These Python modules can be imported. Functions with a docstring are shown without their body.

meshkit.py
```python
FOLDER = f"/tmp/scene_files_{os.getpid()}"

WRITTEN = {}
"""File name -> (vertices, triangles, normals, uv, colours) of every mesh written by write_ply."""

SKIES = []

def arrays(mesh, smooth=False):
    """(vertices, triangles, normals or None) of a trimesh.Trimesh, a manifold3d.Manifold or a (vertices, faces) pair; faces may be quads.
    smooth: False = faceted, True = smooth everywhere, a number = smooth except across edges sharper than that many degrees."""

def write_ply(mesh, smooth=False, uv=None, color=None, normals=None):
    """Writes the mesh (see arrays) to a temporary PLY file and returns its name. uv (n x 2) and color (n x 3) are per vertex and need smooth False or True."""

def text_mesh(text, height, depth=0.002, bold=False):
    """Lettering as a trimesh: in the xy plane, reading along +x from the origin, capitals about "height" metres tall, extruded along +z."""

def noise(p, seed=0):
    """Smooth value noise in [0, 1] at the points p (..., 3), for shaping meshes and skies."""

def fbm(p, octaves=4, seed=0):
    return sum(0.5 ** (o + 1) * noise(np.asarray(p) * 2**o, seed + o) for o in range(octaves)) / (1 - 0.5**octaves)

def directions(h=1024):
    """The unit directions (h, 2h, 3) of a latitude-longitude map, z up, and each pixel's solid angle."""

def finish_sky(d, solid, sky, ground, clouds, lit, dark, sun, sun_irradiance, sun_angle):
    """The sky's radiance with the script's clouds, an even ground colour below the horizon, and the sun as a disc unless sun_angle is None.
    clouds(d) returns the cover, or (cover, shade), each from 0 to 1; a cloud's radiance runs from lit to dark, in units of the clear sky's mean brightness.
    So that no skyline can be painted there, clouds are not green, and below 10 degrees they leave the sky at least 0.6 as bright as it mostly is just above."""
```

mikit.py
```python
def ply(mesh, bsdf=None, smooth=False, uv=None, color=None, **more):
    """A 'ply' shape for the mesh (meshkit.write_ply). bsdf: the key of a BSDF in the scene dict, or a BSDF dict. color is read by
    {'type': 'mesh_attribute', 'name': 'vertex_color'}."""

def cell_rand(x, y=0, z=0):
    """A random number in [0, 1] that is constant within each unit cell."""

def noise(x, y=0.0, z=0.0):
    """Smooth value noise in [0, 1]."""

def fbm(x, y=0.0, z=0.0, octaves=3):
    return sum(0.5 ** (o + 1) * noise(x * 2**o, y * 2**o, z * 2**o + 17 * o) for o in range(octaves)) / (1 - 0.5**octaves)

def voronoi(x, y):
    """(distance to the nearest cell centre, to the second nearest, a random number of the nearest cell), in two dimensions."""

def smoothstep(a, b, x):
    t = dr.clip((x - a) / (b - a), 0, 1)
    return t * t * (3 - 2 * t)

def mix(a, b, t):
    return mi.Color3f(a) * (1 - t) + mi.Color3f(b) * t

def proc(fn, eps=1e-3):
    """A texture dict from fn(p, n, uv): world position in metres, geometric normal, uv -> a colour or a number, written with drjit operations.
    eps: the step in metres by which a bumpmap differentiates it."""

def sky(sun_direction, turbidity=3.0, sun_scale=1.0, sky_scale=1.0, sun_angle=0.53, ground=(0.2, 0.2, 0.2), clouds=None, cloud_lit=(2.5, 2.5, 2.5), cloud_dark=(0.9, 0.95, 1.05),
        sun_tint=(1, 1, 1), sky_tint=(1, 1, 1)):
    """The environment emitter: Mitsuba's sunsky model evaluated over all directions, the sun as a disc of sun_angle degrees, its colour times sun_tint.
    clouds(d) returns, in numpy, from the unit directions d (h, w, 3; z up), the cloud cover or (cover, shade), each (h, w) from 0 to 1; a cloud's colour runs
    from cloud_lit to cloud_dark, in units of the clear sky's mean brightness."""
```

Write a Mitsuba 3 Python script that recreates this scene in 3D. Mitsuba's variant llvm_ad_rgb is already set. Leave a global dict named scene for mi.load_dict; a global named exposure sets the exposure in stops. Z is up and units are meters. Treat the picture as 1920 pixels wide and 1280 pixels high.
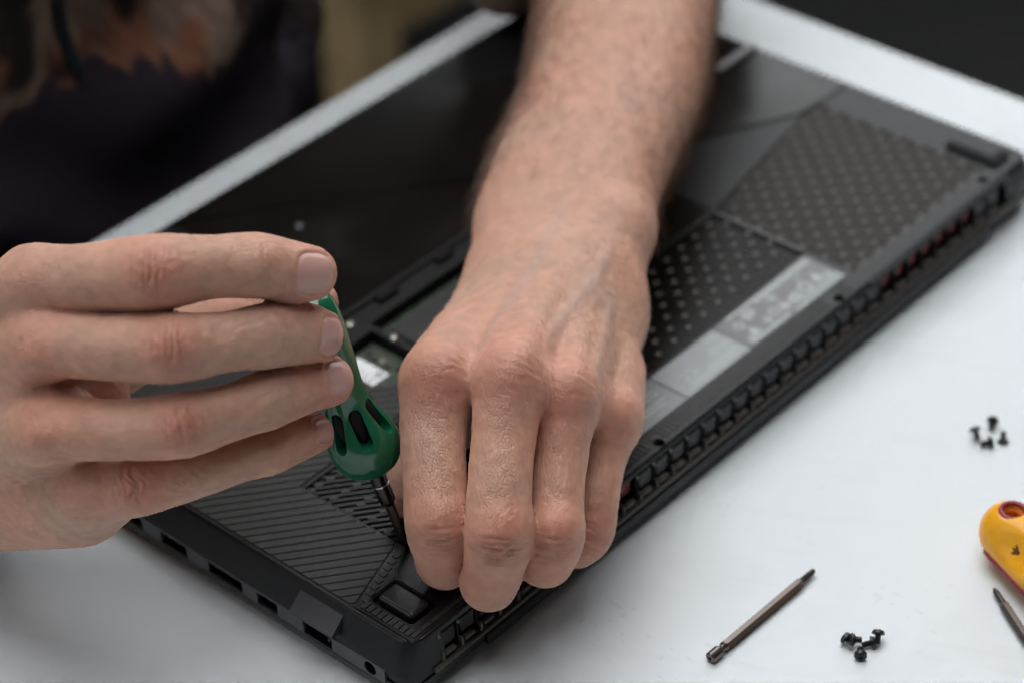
import math, random
import numpy as np, trimesh, drjit as dr, mitsuba as mi, mikit, meshkit
import manifold3d as m3
from shapely.geometry import Polygon, LineString, box as sbox, Point
from shapely import affinity
from shapely.ops import unary_union

T = mi.ScalarTransform4f
rng = np.random.default_rng(7)
random.seed(7)
scene, labels = {}, {}

# ------------------------------------------------------------------ camera, light, exposure
CAM = np.array([-0.3726, -0.3999, 0.5556])
FWD = np.array([0.57937, 0.54560, -0.60545])
UP = np.array([0.4743, 0.3784, 0.7949])
scene['camera'] = {'type': 'thinlens', 'fov': 23.7133, 'fov_axis': 'x', 'aperture_radius': 0.0062, 'focus_distance': 0.748,
                   'near_clip': 0.05, 'far_clip': 30.0,
                   'to_world': T().look_at(origin=CAM.tolist(), target=(CAM + FWD).tolist(), up=UP.tolist())}
exposure = -0.17

def lamp(name, center, target, w, h, rgb):
    scene[name] = {'type': 'rectangle', 'to_world': T().look_at(origin=list(center), target=list(target), up=[0, 0, 1]) @ T().scale([w / 2, h / 2, 1]),
                   'bsdf': {'type': 'diffuse', 'reflectance': {'type': 'rgb', 'value': [0.6, 0.6, 0.6]}},
                   'emitter': {'type': 'area', 'radiance': {'type': 'rgb', 'value': list(rgb)}}}
lamp('window_light', (2.05, 0.78, 1.28), (0.15, 0.1, 0.0), 1.8, 1.6, (2.2, 2.27, 2.3))
lamp('ceiling_light', (0.15, 0.1, 2.2), (0.16, 0.1, 0.0), 1.7, 1.4, (4.7, 4.7, 4.7))
lamp('ceiling_light_001', (0.5, 1.0, 1.9), (0.15, 0.1, 0.0), 1.7, 1.4, (4.6, 4.6, 4.6))  # unseen panel, added to fill from above and behind
lamp('window_light_001', (-1.7, 1.0, 1.3), (0.15, 0.1, 0.0), 1.6, 1.4, (1.5, 1.53, 1.56))  # unseen panel, added to lift the table at the lower left
scene['ambient'] = {'type': 'constant', 'radiance': {'type': 'rgb', 'value': [0.055, 0.055, 0.057]}}
labels['window_light'] = {'label': 'large bright window pane lighting the table from the far right', 'category': 'window'}
labels['window_light_001'] = {'label': 'unseen fill panel added at the far left to brighten the lower left of the table', 'category': 'window'}
labels['ceiling_light_001'] = {'label': 'unseen fill panel added overhead behind the person for light from the back', 'category': 'lamp'}
labels['ceiling_light'] = {'label': 'soft ceiling lamp panel hanging straight above the table', 'category': 'lamp'}

# ------------------------------------------------------------------ materials
def rgbt(*c): return {'type': 'rgb', 'value': list(c)}
def principled(color, rough=0.5, spec=0.5, **k):
    return {'type': 'principled', 'base_color': color if isinstance(color, dict) else rgbt(*color), 'roughness': rough, 'specular': spec, **k}
def two(b): return {'type': 'twosided', 'bsdf': b}
def bump(b, fn, scale, eps=2e-4): return {'type': 'bumpmap', 'arbitrary': mikit.proc(fn, eps), 'scale': scale, 'bsdf': b}
def mat(name, b): scene[name] = two(b); return name

def grain(p, n, uv): return mikit.noise(p.x * 3200, p.y * 3200, p.z * 3200)
def table_col(p, n, uv):
    a = mikit.fbm(p.x * 9, p.y * 9, 1.0, 3)
    s = mikit.noise(p.x * 260 + p.y * 120, p.y * 30 - p.x * 12, 3.0)
    spk = mikit.smoothstep(0.86, 0.97, mikit.noise(p.x * 420, p.y * 420, 9.0)) * mikit.smoothstep(0.5, 0.75, mikit.noise(p.x * 30, p.y * 30, 4.0))
    v = 0.97 + 0.05 * (a - 0.5) - 0.02 * mikit.smoothstep(0.7, 0.95, s) - 0.08 * spk - 0.03 * mikit.smoothstep(0.55, 0.75, mikit.fbm(p.x * 45, p.y * 45, 6.0, 3))
    return mi.Color3f(0.625, 0.665, 0.69) * v
def table_h(p, n, uv): return mikit.fbm(p.x * 160, p.y * 160, p.z * 160, 3) + 0.6 * mikit.noise(p.x * 900, p.y * 300, 2.0)
mat('white_paint', bump(principled(mikit.proc(table_col), 0.42, 0.35), table_h, 0.00009, 4e-4))
def plastic_rough(p, n, uv): return 0.15 + 0.10 * mikit.fbm(p.x * 40, p.y * 40, p.z * 40, 3) + 0.10 * mikit.smoothstep(0.5, 0.72, mikit.fbm(p.x * 22 + 5, p.y * 22, 2.0, 3))
mat('black_plastic', bump(principled((0.0046, 0.0049, 0.0058), 0.38, 0.34), grain, 0.00002))
mat('cover_plastic', bump(principled((0.0060, 0.0050, 0.0043), mikit.proc(plastic_rough), 0.36), grain, 0.00003))
mat('rib_plastic', bump(principled((0.0185, 0.0180, 0.0172), 0.46, 0.38), grain, 0.00003))
mat('port_plastic', principled((0.020, 0.021, 0.025), 0.38, 0.5))
mat('lit_band_plastic', principled((0.045, 0.048, 0.056), 0.40, 0.5))  # slate tone paints the cool light falling on the port face
mat('hood_plastic', principled((0.028, 0.030, 0.036), 0.36, 0.5))
mat('void_black', principled((0.004, 0.004, 0.005), 0.7, 0.2))
mat('rubber', principled((0.010, 0.010, 0.011), 0.33, 0.5))
mat('sheen_rubber', principled((0.30, 0.30, 0.31), 0.35, 0.5))  # pale grey stands in for the sheen on the glossy bar
mat('post_metal', principled((0.16, 0.16, 0.16), 0.40, 0.5, metallic=0.8))
mat('bronze_strip', principled((0.075, 0.067, 0.057), 0.42, 0.5, metallic=0.3))
mat('lid_plastic', principled((0.040, 0.035, 0.030), 0.40, 0.5))
mat('copper_red', principled((0.13, 0.006, 0.008), 0.45, 0.4))
mat('steel', bump(principled((0.15, 0.128, 0.118), 0.30, 0.5, metallic=1.0), lambda p, n, uv: mikit.noise(p.x * 1500, p.y * 1500, p.z * 1500), 0.00003))
mat('dark_steel', principled((0.055, 0.050, 0.048), 0.22, 0.5, metallic=1.0))
mat('sheen_vent_plastic', bump(principled((0.026, 0.0212, 0.0180), 0.42, 0.42), grain, 0.00003))  # warm base paints the brownish sheen over the far grille
mat('lit_bridge_plastic', principled((0.095, 0.083, 0.072), 0.45, 0.4))  # paler than the ribs: light caught on the bridge tops, put into colour
mat('bright_steel', principled((0.65, 0.62, 0.60), 0.18, 0.5, metallic=1.0))
mat('screw_black', principled((0.018, 0.020, 0.021), 0.32, 0.6, metallic=0.4))
mat('circuit_green', bump(principled(mikit.proc(lambda p, n, uv: mikit.mix((0.016, 0.034, 0.020), (0.038, 0.046, 0.030), mikit.smoothstep(0.4, 0.6, mikit.noise(p.x * 500, p.y * 500, 0.0)))), 0.4, 0.5), grain, 0.00003))
mat('chip_black', principled((0.02, 0.02, 0.02), 0.45, 0.4))
mat('solder', principled((0.6, 0.58, 0.52), 0.3, 0.5, metallic=1.0))
mat('paper_white', principled((0.72, 0.75, 0.76), 0.6, 0.3))
mat('print_grey', principled((0.32, 0.34, 0.36), 0.6, 0.3))
mat('sticker_grey', principled((0.125, 0.125, 0.13), 0.38, 0.5))
mat('sticker_silver', principled((0.24, 0.255, 0.265), 0.40, 0.5))
mat('sticker_dull', principled((0.185, 0.20, 0.205), 0.40, 0.5))
mat('sticker_print', principled((0.35, 0.385, 0.385), 0.5, 0.4))
mat('green_plastic', principled((0.006, 0.108, 0.050), 0.14, 0.6, clearcoat=0.6, clearcoat_gloss=0.9))
mat('yellow_plastic', bump(principled((0.72, 0.33, 0.008), 0.36, 0.5), grain, 0.00003))
mat('emblem_ink', principled((0.09, 0.035, 0.012), 0.5, 0.3))
mat('maroon_plastic', principled((0.22, 0.018, 0.035), 0.4, 0.5))
mat('orange_plastic', principled((0.75, 0.18, 0.015), 0.4, 0.5))
def skin_h(p, n, uv):
    a = mikit.voronoi(p.x * 1000 + p.z * 480, p.y * 1000 - p.z * 730)
    w = mikit.fbm(p.x * 130, p.y * 130, p.z * 130, 2)
    l1 = mikit.noise((p.x + p.y) * 260 + w * 3, (p.x - p.y) * 1500 + p.z * 900 + w * 5, 1.0)
    l2 = mikit.noise((p.y - p.z) * 1500 + w * 5, (p.y + p.z) * 260 + w * 3, p.x * 260)
    return 0.5 * mikit.smoothstep(0.0, 0.45, a[1] - a[0]) + 0.55 * mikit.fbm(p.x * 520, p.y * 520, p.z * 520, 2) + 0.55 * (l1 + l2)
scene['skin'] = two(bump({'type': 'principled', 'base_color': {'type': 'mesh_attribute', 'name': 'vertex_color'}, 'roughness': 0.43, 'specular': 0.52, 'flatness': 0.35, 'sheen': 0.12}, skin_h, 0.00034, 1.5e-4))
scene['nail'] = two(principled((0.50, 0.285, 0.245), 0.24, 0.5, clearcoat=0.35))
scene['hair'] = two(principled((0.12, 0.055, 0.028), 0.4, 0.5))
scene['hair_fair'] = two(principled((0.62, 0.45, 0.30), 0.4, 0.5))
def cloth_h(p, n, uv): return mikit.noise(p.x * 700, p.y * 700, p.z * 700) + mikit.fbm(p.x * 120, p.y * 120, p.z * 120, 2)
def jacket_col(p, n, uv):
    edge = p.z + 0.50 * dr.maximum(p.x - 0.14, 0) + 0.020 * (mikit.fbm(p.x * 40, 0.0, p.z * 30, 3) - 0.5) + 0.016 * (mikit.noise(p.x * 190, 1.0, p.z * 60) - 0.5)
    inside = mikit.smoothstep(0.046, 0.052, edge)
    fur = mikit.fbm(p.x * 170 + p.z * 60, 0.0, p.z * 75, 3)
    pat = mikit.smoothstep(0.40, 0.60, mikit.fbm(p.x * 28, 3.0, p.z * 28, 3))
    rust = mikit.smoothstep(0.55, 0.68, mikit.fbm(p.x * 40 + 7, 5.0, p.z * 40, 2))
    c = mikit.mix((0.020, 0.015, 0.014), mikit.mix((0.20, 0.140, 0.105), (0.21, 0.090, 0.058), rust), pat) * (0.5 + 1.0 * fur)
    base = mikit.mix((0.013, 0.0108, 0.0170), (0.050, 0.036, 0.054), mikit.fbm(p.x * 12, p.y * 12, p.z * 12, 2))
    return mikit.mix(base, c, inside)
mat('jacket_cloth', bump(principled(mikit.proc(jacket_col), 0.85, 0.15, sheen=0.25), cloth_h, 0.0004, 6e-4))
mat('cord_cloth', principled((0.012, 0.022, 0.026), 0.8, 0.2))
mat('trouser_cloth', principled((0.010, 0.011, 0.016), 0.9, 0.2))
mat('floor_vinyl', bump(principled(mikit.proc(lambda p, n, uv: mikit.mix((0.003, 0.0035, 0.003), (0.006, 0.0064, 0.0055), mikit.fbm(p.x * 3, p.y * 3, 0.0, 3))), 0.55, 0.3), grain, 0.0001))
mat('tan_fabric', principled(mikit.proc(lambda p, n, uv: mikit.mix((0.34, 0.25, 0.13), (0.46, 0.34, 0.18), mikit.fbm(p.x * 30, p.y * 30, p.z * 30, 3))), 0.8, 0.2))
mat('metal_leg', principled((0.05, 0.05, 0.05), 0.4, 0.5, metallic=0.6))

def put(key, mesh, m, smooth=False, label=None, category=None, group=None, kind=None, **k):
    base, n = key, 0
    while key in scene:
        n += 1; key = f'{base}_{n:03d}'
    scene[key] = mikit.ply(mesh, m, smooth, **k)
    d = {a: b for a, b in (('label', label), ('category', category), ('group', group), ('kind', kind)) if b}
    if d: labels[key] = d
    return key

# ------------------------------------------------------------------ mesh helpers
def cube(x0, x1, y0, y1, z0, z1, ch=0.0):
    if ch <= 0:
        return trimesh.creation.box(bounds=[[x0, y0, z0], [x1, y1, z1]])
    pts = [[(x0, x1)[a] + (ch if a == 0 else -ch) * (i != 0), (y0, y1)[b] + (ch if b == 0 else -ch) * (i != 1), (z0, z1)[c] + (ch if c == 0 else -ch) * (i != 2)]
           for a in (0, 1) for b in (0, 1) for c in (0, 1) for i in range(3)]
    return trimesh.convex.convex_hull(np.array(pts))
def prism(poly, z0, z1):
    geoms = getattr(poly, 'geoms', [poly])
    out = []
    for g in geoms:
        if g.area < 1e-9: continue
        e = trimesh.creation.extrude_polygon(g, z1 - z0, engine='earcut'); e.apply_translation([0, 0, z0]); out.append(e)
    return trimesh.util.concatenate(out) if out else None
def chamfer_prism(poly, z0, z1, c):
    """A convex polygon's prism with a chamfered top edge."""
    a = np.array(poly.exterior.coords)[:-1]; b = np.array(poly.buffer(-c, join_style=2).exterior.coords)[:-1]
    return trimesh.convex.convex_hull(np.vstack([np.c_[a, np.full(len(a), z0)], np.c_[a, np.full(len(a), z1 - c)], np.c_[b, np.full(len(b), z1)]]))
def to_manifold(m):
    return m3.Manifold(m3.Mesh(np.asarray(m.vertices, np.float32), np.asarray(m.faces, np.uint32)))
def rrect(x0, y0, x1, y1, r, n=6):
    out = []
    for cx, cy, a in ((x1 - r, y1 - r, 0), (x0 + r, y1 - r, 90), (x0 + r, y0 + r, 180), (x1 - r, y0 + r, 270)):
        for i in range(n + 1):
            t = math.radians(a + 90 * i / n); out.append((cx + r * math.cos(t), cy + r * math.sin(t)))
    return np.array(out)
def loft(rings):
    """Closed surface through rings (same point count, listed from the bottom to the top)."""
    n = len(rings[0]); v = np.vstack(rings + [rings[0].mean(0)[None], rings[-1].mean(0)[None]]); f = []
    for k in range(len(rings) - 1):
        for i in range(n):
            a, b = k * n + i, k * n + (i + 1) % n
            f += [[a, b, b + n], [a, b + n, a + n]]
    e = len(rings) * n
    for i in range(n):
        f += [[e, (i + 1) % n, i], [e + 1, (len(rings) - 1) * n + i, (len(rings) - 1) * n + (i + 1) % n]]
    return trimesh.Trimesh(v, f, process=False)
def frame_of(axis):
    z = np.asarray(axis, float) / np.linalg.norm(axis)
    x = np.cross([0, 0, 1] if abs(z[2]) < 0.9 else [1, 0, 0], z); x /= np.linalg.norm(x)
    return np.stack([x, np.cross(z, x), z], 1)
def lathe(profile, origin=(0, 0, 0), axis=(0, 0, 1), n=40):
    """profile: (radius, height) from the bottom to the top, radius 0 is allowed only as a cap."""
    R = frame_of(axis); t = np.arange(n) * 2 * math.pi / n
    rings = [np.stack([r * np.cos(t), r * np.sin(t), t * 0 + z], 1) for r, z in profile]
    m = loft(rings); m.vertices = m.vertices @ R.T + np.asarray(origin)
    return m
def tube(pts, radii, n=6):
    pts = np.asarray(pts, float); radii = np.broadcast_to(radii, len(pts)); rings = []
    up = None; t = np.arange(n) * 2 * math.pi / n
    for i, p in enumerate(pts):
        d = pts[min(i + 1, len(pts) - 1)] - pts[max(i - 1, 0)]; d /= np.linalg.norm(d)
        if up is None: up = frame_of(d)[:, 0]
        up = up - d * (up @ d); up /= np.linalg.norm(up)
        rings.append(p + radii[i] * (np.cos(t)[:, None] * up + np.sin(t)[:, None] * np.cross(d, up)))
    return loft(rings)

# ------------------------------------------------------------------ signed distance modelling
def capsule(P, a, b, ra, rb):
    a, b = np.asarray(a), np.asarray(b); ba = b - a; pa = P - a
    t = np.clip(pa @ ba / max(ba @ ba, 1e-12), 0, 1)
    return np.linalg.norm(pa - t[:, None] * ba, axis=1) - (ra + (rb - ra) * t)
def smin(a, b, k):
    h = np.maximum(k - np.abs(a - b), 0) / k
    return np.minimum(a, b) - h * h * k * 0.25
def spline(ctrl, per=4):
    c = np.asarray(ctrl, float); c = np.vstack([2 * c[0] - c[1], c, 2 * c[-1] - c[-2]]); out = []
    for i in range(1, len(c) - 2):
        for t in np.arange(per) / per:
            p0, p1, p2, p3 = c[i - 1:i + 3]
            out.append(0.5 * (2 * p1 + (p2 - p0) * t + (2 * p0 - 5 * p1 + 4 * p2 - p3) * t * t + (3 * p1 - p0 - 3 * p2 + p3) * t ** 3))
    out.append(c[-2]); return np.array(out)
def chain(P, pts, k=0.003):
    d = None
    for p, q in zip(pts[:-1], pts[1:]):
        e = capsule(P, p[:3], q[:3], p[3], q[3]); d = e if d is None else np.minimum(d, e)
    return d
def seg_arrays(pairs):
    A = np.array([p[:3] for p, q in pairs]); Bv = np.array([q[:3] for p, q in pairs]) - A
    ra, rb = np.array([p[3] for p, q in pairs]), np.array([q[3] for p, q in pairs])
    return A, Bv, ra, rb - ra, 1 / np.maximum((Bv * Bv).sum(1), 1e-12)
def seg_dist(P, S):
    """Distances (points, segments) to tapered capsules."""
    A, Bv, ra, dr_, inv = S
    pb = P @ Bv.T - (A * Bv).sum(1); t = np.clip(pb * inv, 0, 1)
    pp = (P * P).sum(1)[:, None] - 2 * P @ A.T + (A * A).sum(1)
    return np.sqrt(np.maximum(pp - t * (2 * pb - t / inv), 1e-14)) - (ra + dr_ * t)
def chunked(fn, P, n=6000):
    return np.concatenate([fn(P[i:i + n]) for i in range(0, len(P), n)]) if len(P) > n else fn(P)
def gradient(sdf, P, e=2e-4, f0=None):
    f0 = sdf(P) if f0 is None else f0
    g = np.stack([sdf(P + np.eye(3)[i] * e) - f0 for i in range(3)], 1)
    return g / np.maximum(np.linalg.norm(g, axis=1, keepdims=True), 1e-9)
def project(sdf, P, steps=6, most=0.004):
    P = np.array(P, float)
    for _ in range(steps):
        d = sdf(P); P -= np.clip(d, -most, most)[:, None] * gradient(sdf, P, 2e-4, d)
    return P
def polygonise(sdf, lo, hi, h, steps=3):
    """Surface nets on a grid that is only evaluated near the surface, then moved onto the surface."""
    lo = np.asarray(lo, float); B = 4
    nb = np.ceil((np.asarray(hi) - lo) / (h * B)).astype(int) + 1
    gi = np.stack(np.meshgrid(*[np.arange(n) for n in nb], indexing='ij'), -1).reshape(-1, 3)
    d = sdf(lo + (gi * B + (B - 1) / 2) * h)
    F = np.repeat(np.repeat(np.repeat(d.reshape(nb), B, 0), B, 1), B, 2).astype(np.float32)
    near = gi[np.abs(d) < h * B * 0.9 + 3 * h]
    off = np.stack(np.meshgrid(*[np.arange(B)] * 3, indexing='ij'), -1).reshape(-1, 3)
    idx = (near[:, None] * B + off[None]).reshape(-1, 3)
    F[idx[:, 0], idx[:, 1], idx[:, 2]] = np.concatenate([sdf(lo + c * h) for c in np.array_split(idx, max(1, len(idx) // 200000))])
    S = F < 0
    cnt = sum(S[a:S.shape[0] - 1 + a, b:S.shape[1] - 1 + b, c:S.shape[2] - 1 + c].astype(np.int8) for a in (0, 1) for b in (0, 1) for c in (0, 1))
    mix = (cnt > 0) & (cnt < 8); num = np.full(mix.shape, -1, np.int64); cells = np.argwhere(mix); num[mix] = np.arange(len(cells))
    faces = []
    for ax in range(3):
        o, p = [(1, 2), (2, 0), (0, 1)][ax]
        A, Bq = np.moveaxis(S, ax, 0)[:-1], np.moveaxis(S, ax, 0)[1:]
        e = np.argwhere(np.moveaxis(A != Bq, 0, ax))
        e = e[(e[:, o] > 0) & (e[:, p] > 0) & (e[:, o] < S.shape[o] - 1) & (e[:, p] < S.shape[p] - 1)]
        inside = S[e[:, 0], e[:, 1], e[:, 2]]
        def at(do, dp):
            q = e.copy(); q[:, o] -= do; q[:, p] -= dp; return num[q[:, 0], q[:, 1], q[:, 2]]
        quad = np.stack([at(1, 1), at(0, 1), at(0, 0), at(1, 0)], 1)
        quad[~inside] = quad[~inside][:, ::-1]; faces.append(quad)
    q = np.vstack(faces); v = lo + (cells + 0.5) * h
    f = np.vstack([q[:, [0, 1, 2]], q[:, [0, 2, 3]]])
    for _ in range(steps):
        d = sdf(v); v -= np.clip(d, -h, h)[:, None] * gradient(sdf, v, h * 0.2, d)
    return v, f
def vertex_normals(v, f):
    fn = np.cross(v[f[:, 1]] - v[f[:, 0]], v[f[:, 2]] - v[f[:, 0]]); n = np.zeros_like(v)
    for k in range(3): np.add.at(n, f[:, k], fn)
    return n / np.maximum(np.linalg.norm(n, axis=1, keepdims=True), 1e-12)

# ------------------------------------------------------------------ the setting: floor, table
FLOOR = -0.74
put('floor', cube(-4, 6, -4, 6, FLOOR - 0.02, FLOOR), 'floor_vinyl', label='dark floor far below the table', kind='structure')
TX, TY = 0.4225, 0.2775
rings = [np.c_[rrect(-0.95 + i, -0.75 + i, TX - i, TY - i, 0.012), np.full(28, z)] for i, z in ((0.002, -0.026), (0, -0.024), (0, -0.0018), (0.0006, -0.0006), (0.0018, 0))]
labels['table'] = {'label': 'white painted table with faint scratches carrying the laptop and tools', 'category': 'table'}
put('table__top', loft(rings), 'white_paint', 20)
for lx, ly in ((-0.88, -0.68), (0.35, -0.68), (0.35, 0.2), (-0.88, 0.2)):
    put('table__leg', cube(lx - .025, lx + .025, ly - .025, ly + .025, FLOOR, -0.026, .003), 'metal_leg')

# ------------------------------------------------------------------ laptop lying upside down
H, A, B = 0.0240, 0.3550, 0.2336
labels['laptop'] = {'label': 'black laptop lying upside down on the white table with its memory bay open', 'category': 'laptop'}
def ring(z, xa, ya, xb, yb, r=0.007): return np.c_[rrect(xa, ya, A - xb, B - yb, r), np.full(28, z)]
case = to_manifold(loft([ring(.0086, -.0040, -.0020, -.004, -.004), ring(.0094, -.0046, -.0022, -.0048, -.0046), ring(.0132, -.0053, -.0026, -.0053, -.0050, .009),
                         ring(.0232, -.0006, -.0004, -.0006, -.0004), ring(.0238, .0002, .0002, .0002, .0002), ring(.0240, .0010, .0010, .0010, .0010)]))
base = to_manifold(loft([ring(.0052, -.0051, -.0022, -.0051, -.0049, .009), ring(.0057, -.0053, -.0026, -.0053, -.0050, .009), ring(.0088, -.0053, -.0028, -.0053, -.0050, .009)]))
def mbox(x0, x1, y0, y1, z0, z1): return to_manifold(cube(x0, x1, y0, y1, z0, z1))
case = case + base
# exhaust trough along the rear, ports along the side, memory bay
TROUGH = (0.012, 0.336)
case -= mbox(*TROUGH, -.01, .0100, .0128, .0218)
PORTS = [(0.0995, 0.1125, 'usb_port'), (0.0725, 0.0890, 'display_port'), (0.0560, 0.0655, 'usb_c_port'), (0.0310, 0.0440, 'network_port'), (0.1220, 0.1350, 'usb_port')]
for a, b, nm in PORTS: case -= mbox(-.02, .006, a, b, .0072, .0126 if nm != 'network_port' else .0160)
case -= to_manifold(lathe([(.0026, -.02), (.0026, .006)], (0, .0140, .0105), (1, 0, 0), 24))
case -= mbox(.0880, .205, .088, .1370, .0228, .03)
case -= mbox(.1128, .200, .092, .1280, .0160, .03)
case -= mbox(.0860, .1102, .096, .1246, .0160, .03)
# recesses under the grilles and feet
VENTS = {'near': (.0320, .1080, .0360, .0800), 'middle': (.1530, .2440, .0285, .0720), 'far': (.2475, .3340, .0075, .0730)}
for x0, x1, y0, y1 in VENTS.values(): case -= mbox(x0, x1, y0, y1, .0205, .03)
case -= to_manifold(prism(Polygon([(.2475, .0728), (.3340, .0728), (.3340, .0896), (.2475, .0734)]), .0205, .03))
FOOT = (.0068, .0186, .0064, .0246)
case -= to_manifold(prism(Polygon(rrect(*[FOOT[i] for i in (0, 2, 1, 3)], .0015)), .0216, .03))
holes = [(.1250, .0025), (.2301, .0028), (.3280, .0045), (.3480, .1058), (.0262, .0290)]
for x, y in holes: case -= to_manifold(lathe([(.0021, .018), (.0021, .03)], (x, y, 0), (0, 0, 1), 20))
mm = case.to_mesh()
put('laptop__case', trimesh.Trimesh(mm.vert_properties[:, :3], mm.tri_verts, process=True), 'black_plastic', 25)
put('laptop__lid', loft([ring(.0000, -.0028, .0022, -.003, -.003, .008), ring(.0006, -.0034, .0014, -.0036, -.0036, .008), ring(.0040, -.0050, -.0004, -.005, -.0048, .009), ring(.0050, -.0050, -.0008, -.005, -.005, .009)]), 'lid_plastic', 25, label='thin bronze edge of the closed lid under the black case')
put('laptop__hinge_filler', loft([ring(.0045, -.0036, .0000, -.004, -.004), ring(.0056, -.0036, .0000, -.004, -.004)]), 'void_black')
# rear: dark back wall, fins, posts, tabs, ledge
XA, XB = TROUGH
put('laptop__exhaust', cube(XA, XB, .0060, .0099, .0129, .0217), 'void_black', label='row of dark exhaust openings along the rear edge')
pitch = .00893
k = 0; x = .0147
while x < XB - .004:
    red = (.094 < x < .106) or (.252 < x < .316)
    put('laptop__exhaust__fin', cube(x - .0030, x + .0034, -.0012 if not red else .0006, .0058, .0150, .0214, .0004), 'copper_red' if red else 'black_plastic')
    put('laptop__exhaust__post', cube(x - .0046, x - .0036, -.0010, .0058, .0129, .0214, .0002), 'void_black')
    put('laptop__exhaust__stud', cube(x - .0046, x - .0035, -.0017, .0000, .0205, .0216, .0002), 'post_metal')
    put('laptop__exhaust__tab', cube(x - .0026, x + .0018, -.0030, -.0012, .0128, .0142, .0003), 'bronze_strip')
    put('laptop__exhaust__foot', cube(x - .0046, x - .0036, -.0031, -.0012, .0114, .0152, .0002), 'bronze_strip')
    x += pitch; k += 1
put('laptop__rear_ledge', cube(.006, .345, -.0038, -.0020, .0098, .0113, .0003), 'bronze_strip', label='narrow bronze ledge below the exhaust openings')
put('laptop__rear_rail', cube(.245, .338, -.0012, .0022, .0216, .0236, .0005), 'black_plastic')
put('laptop__hinge', cube(.030, .325, -.0040, .0030, .0040, .0090, .0006), 'black_plastic')
# ports
for a, b, nm in PORTS:
    z1 = .0125 if nm != 'network_port' else .0158
    k_ = put('laptop__' + nm, cube(.0046, .0059, a + .0001, b - .0001, .0073, z1), 'void_black')
    if nm == 'display_port':
        put(k_ + '__tongue', cube(-.0040, .0045, a + .003, b - .003, .0096, .0104, .0002), 'copper_red')
        put(k_ + '__rim', cube(-.0046, -.0040, a + .0004, b - .0004, .0116, .0121), 'post_metal')
    elif nm == 'network_port':
        put(k_ + '__contact', cube(-.003, .004, b - .0040, b - .0034, .0085, .0150), 'post_metal')
        put(k_ + '__contact', cube(-.004, -.003, a + .0030, a + .0036, .0080, .0090), 'solder')
    else:
        put(k_ + '__tongue', cube(-.0036, .0045, a + .0012, b - .0012, .0098, .0108, .0002), 'chip_black')
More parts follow.
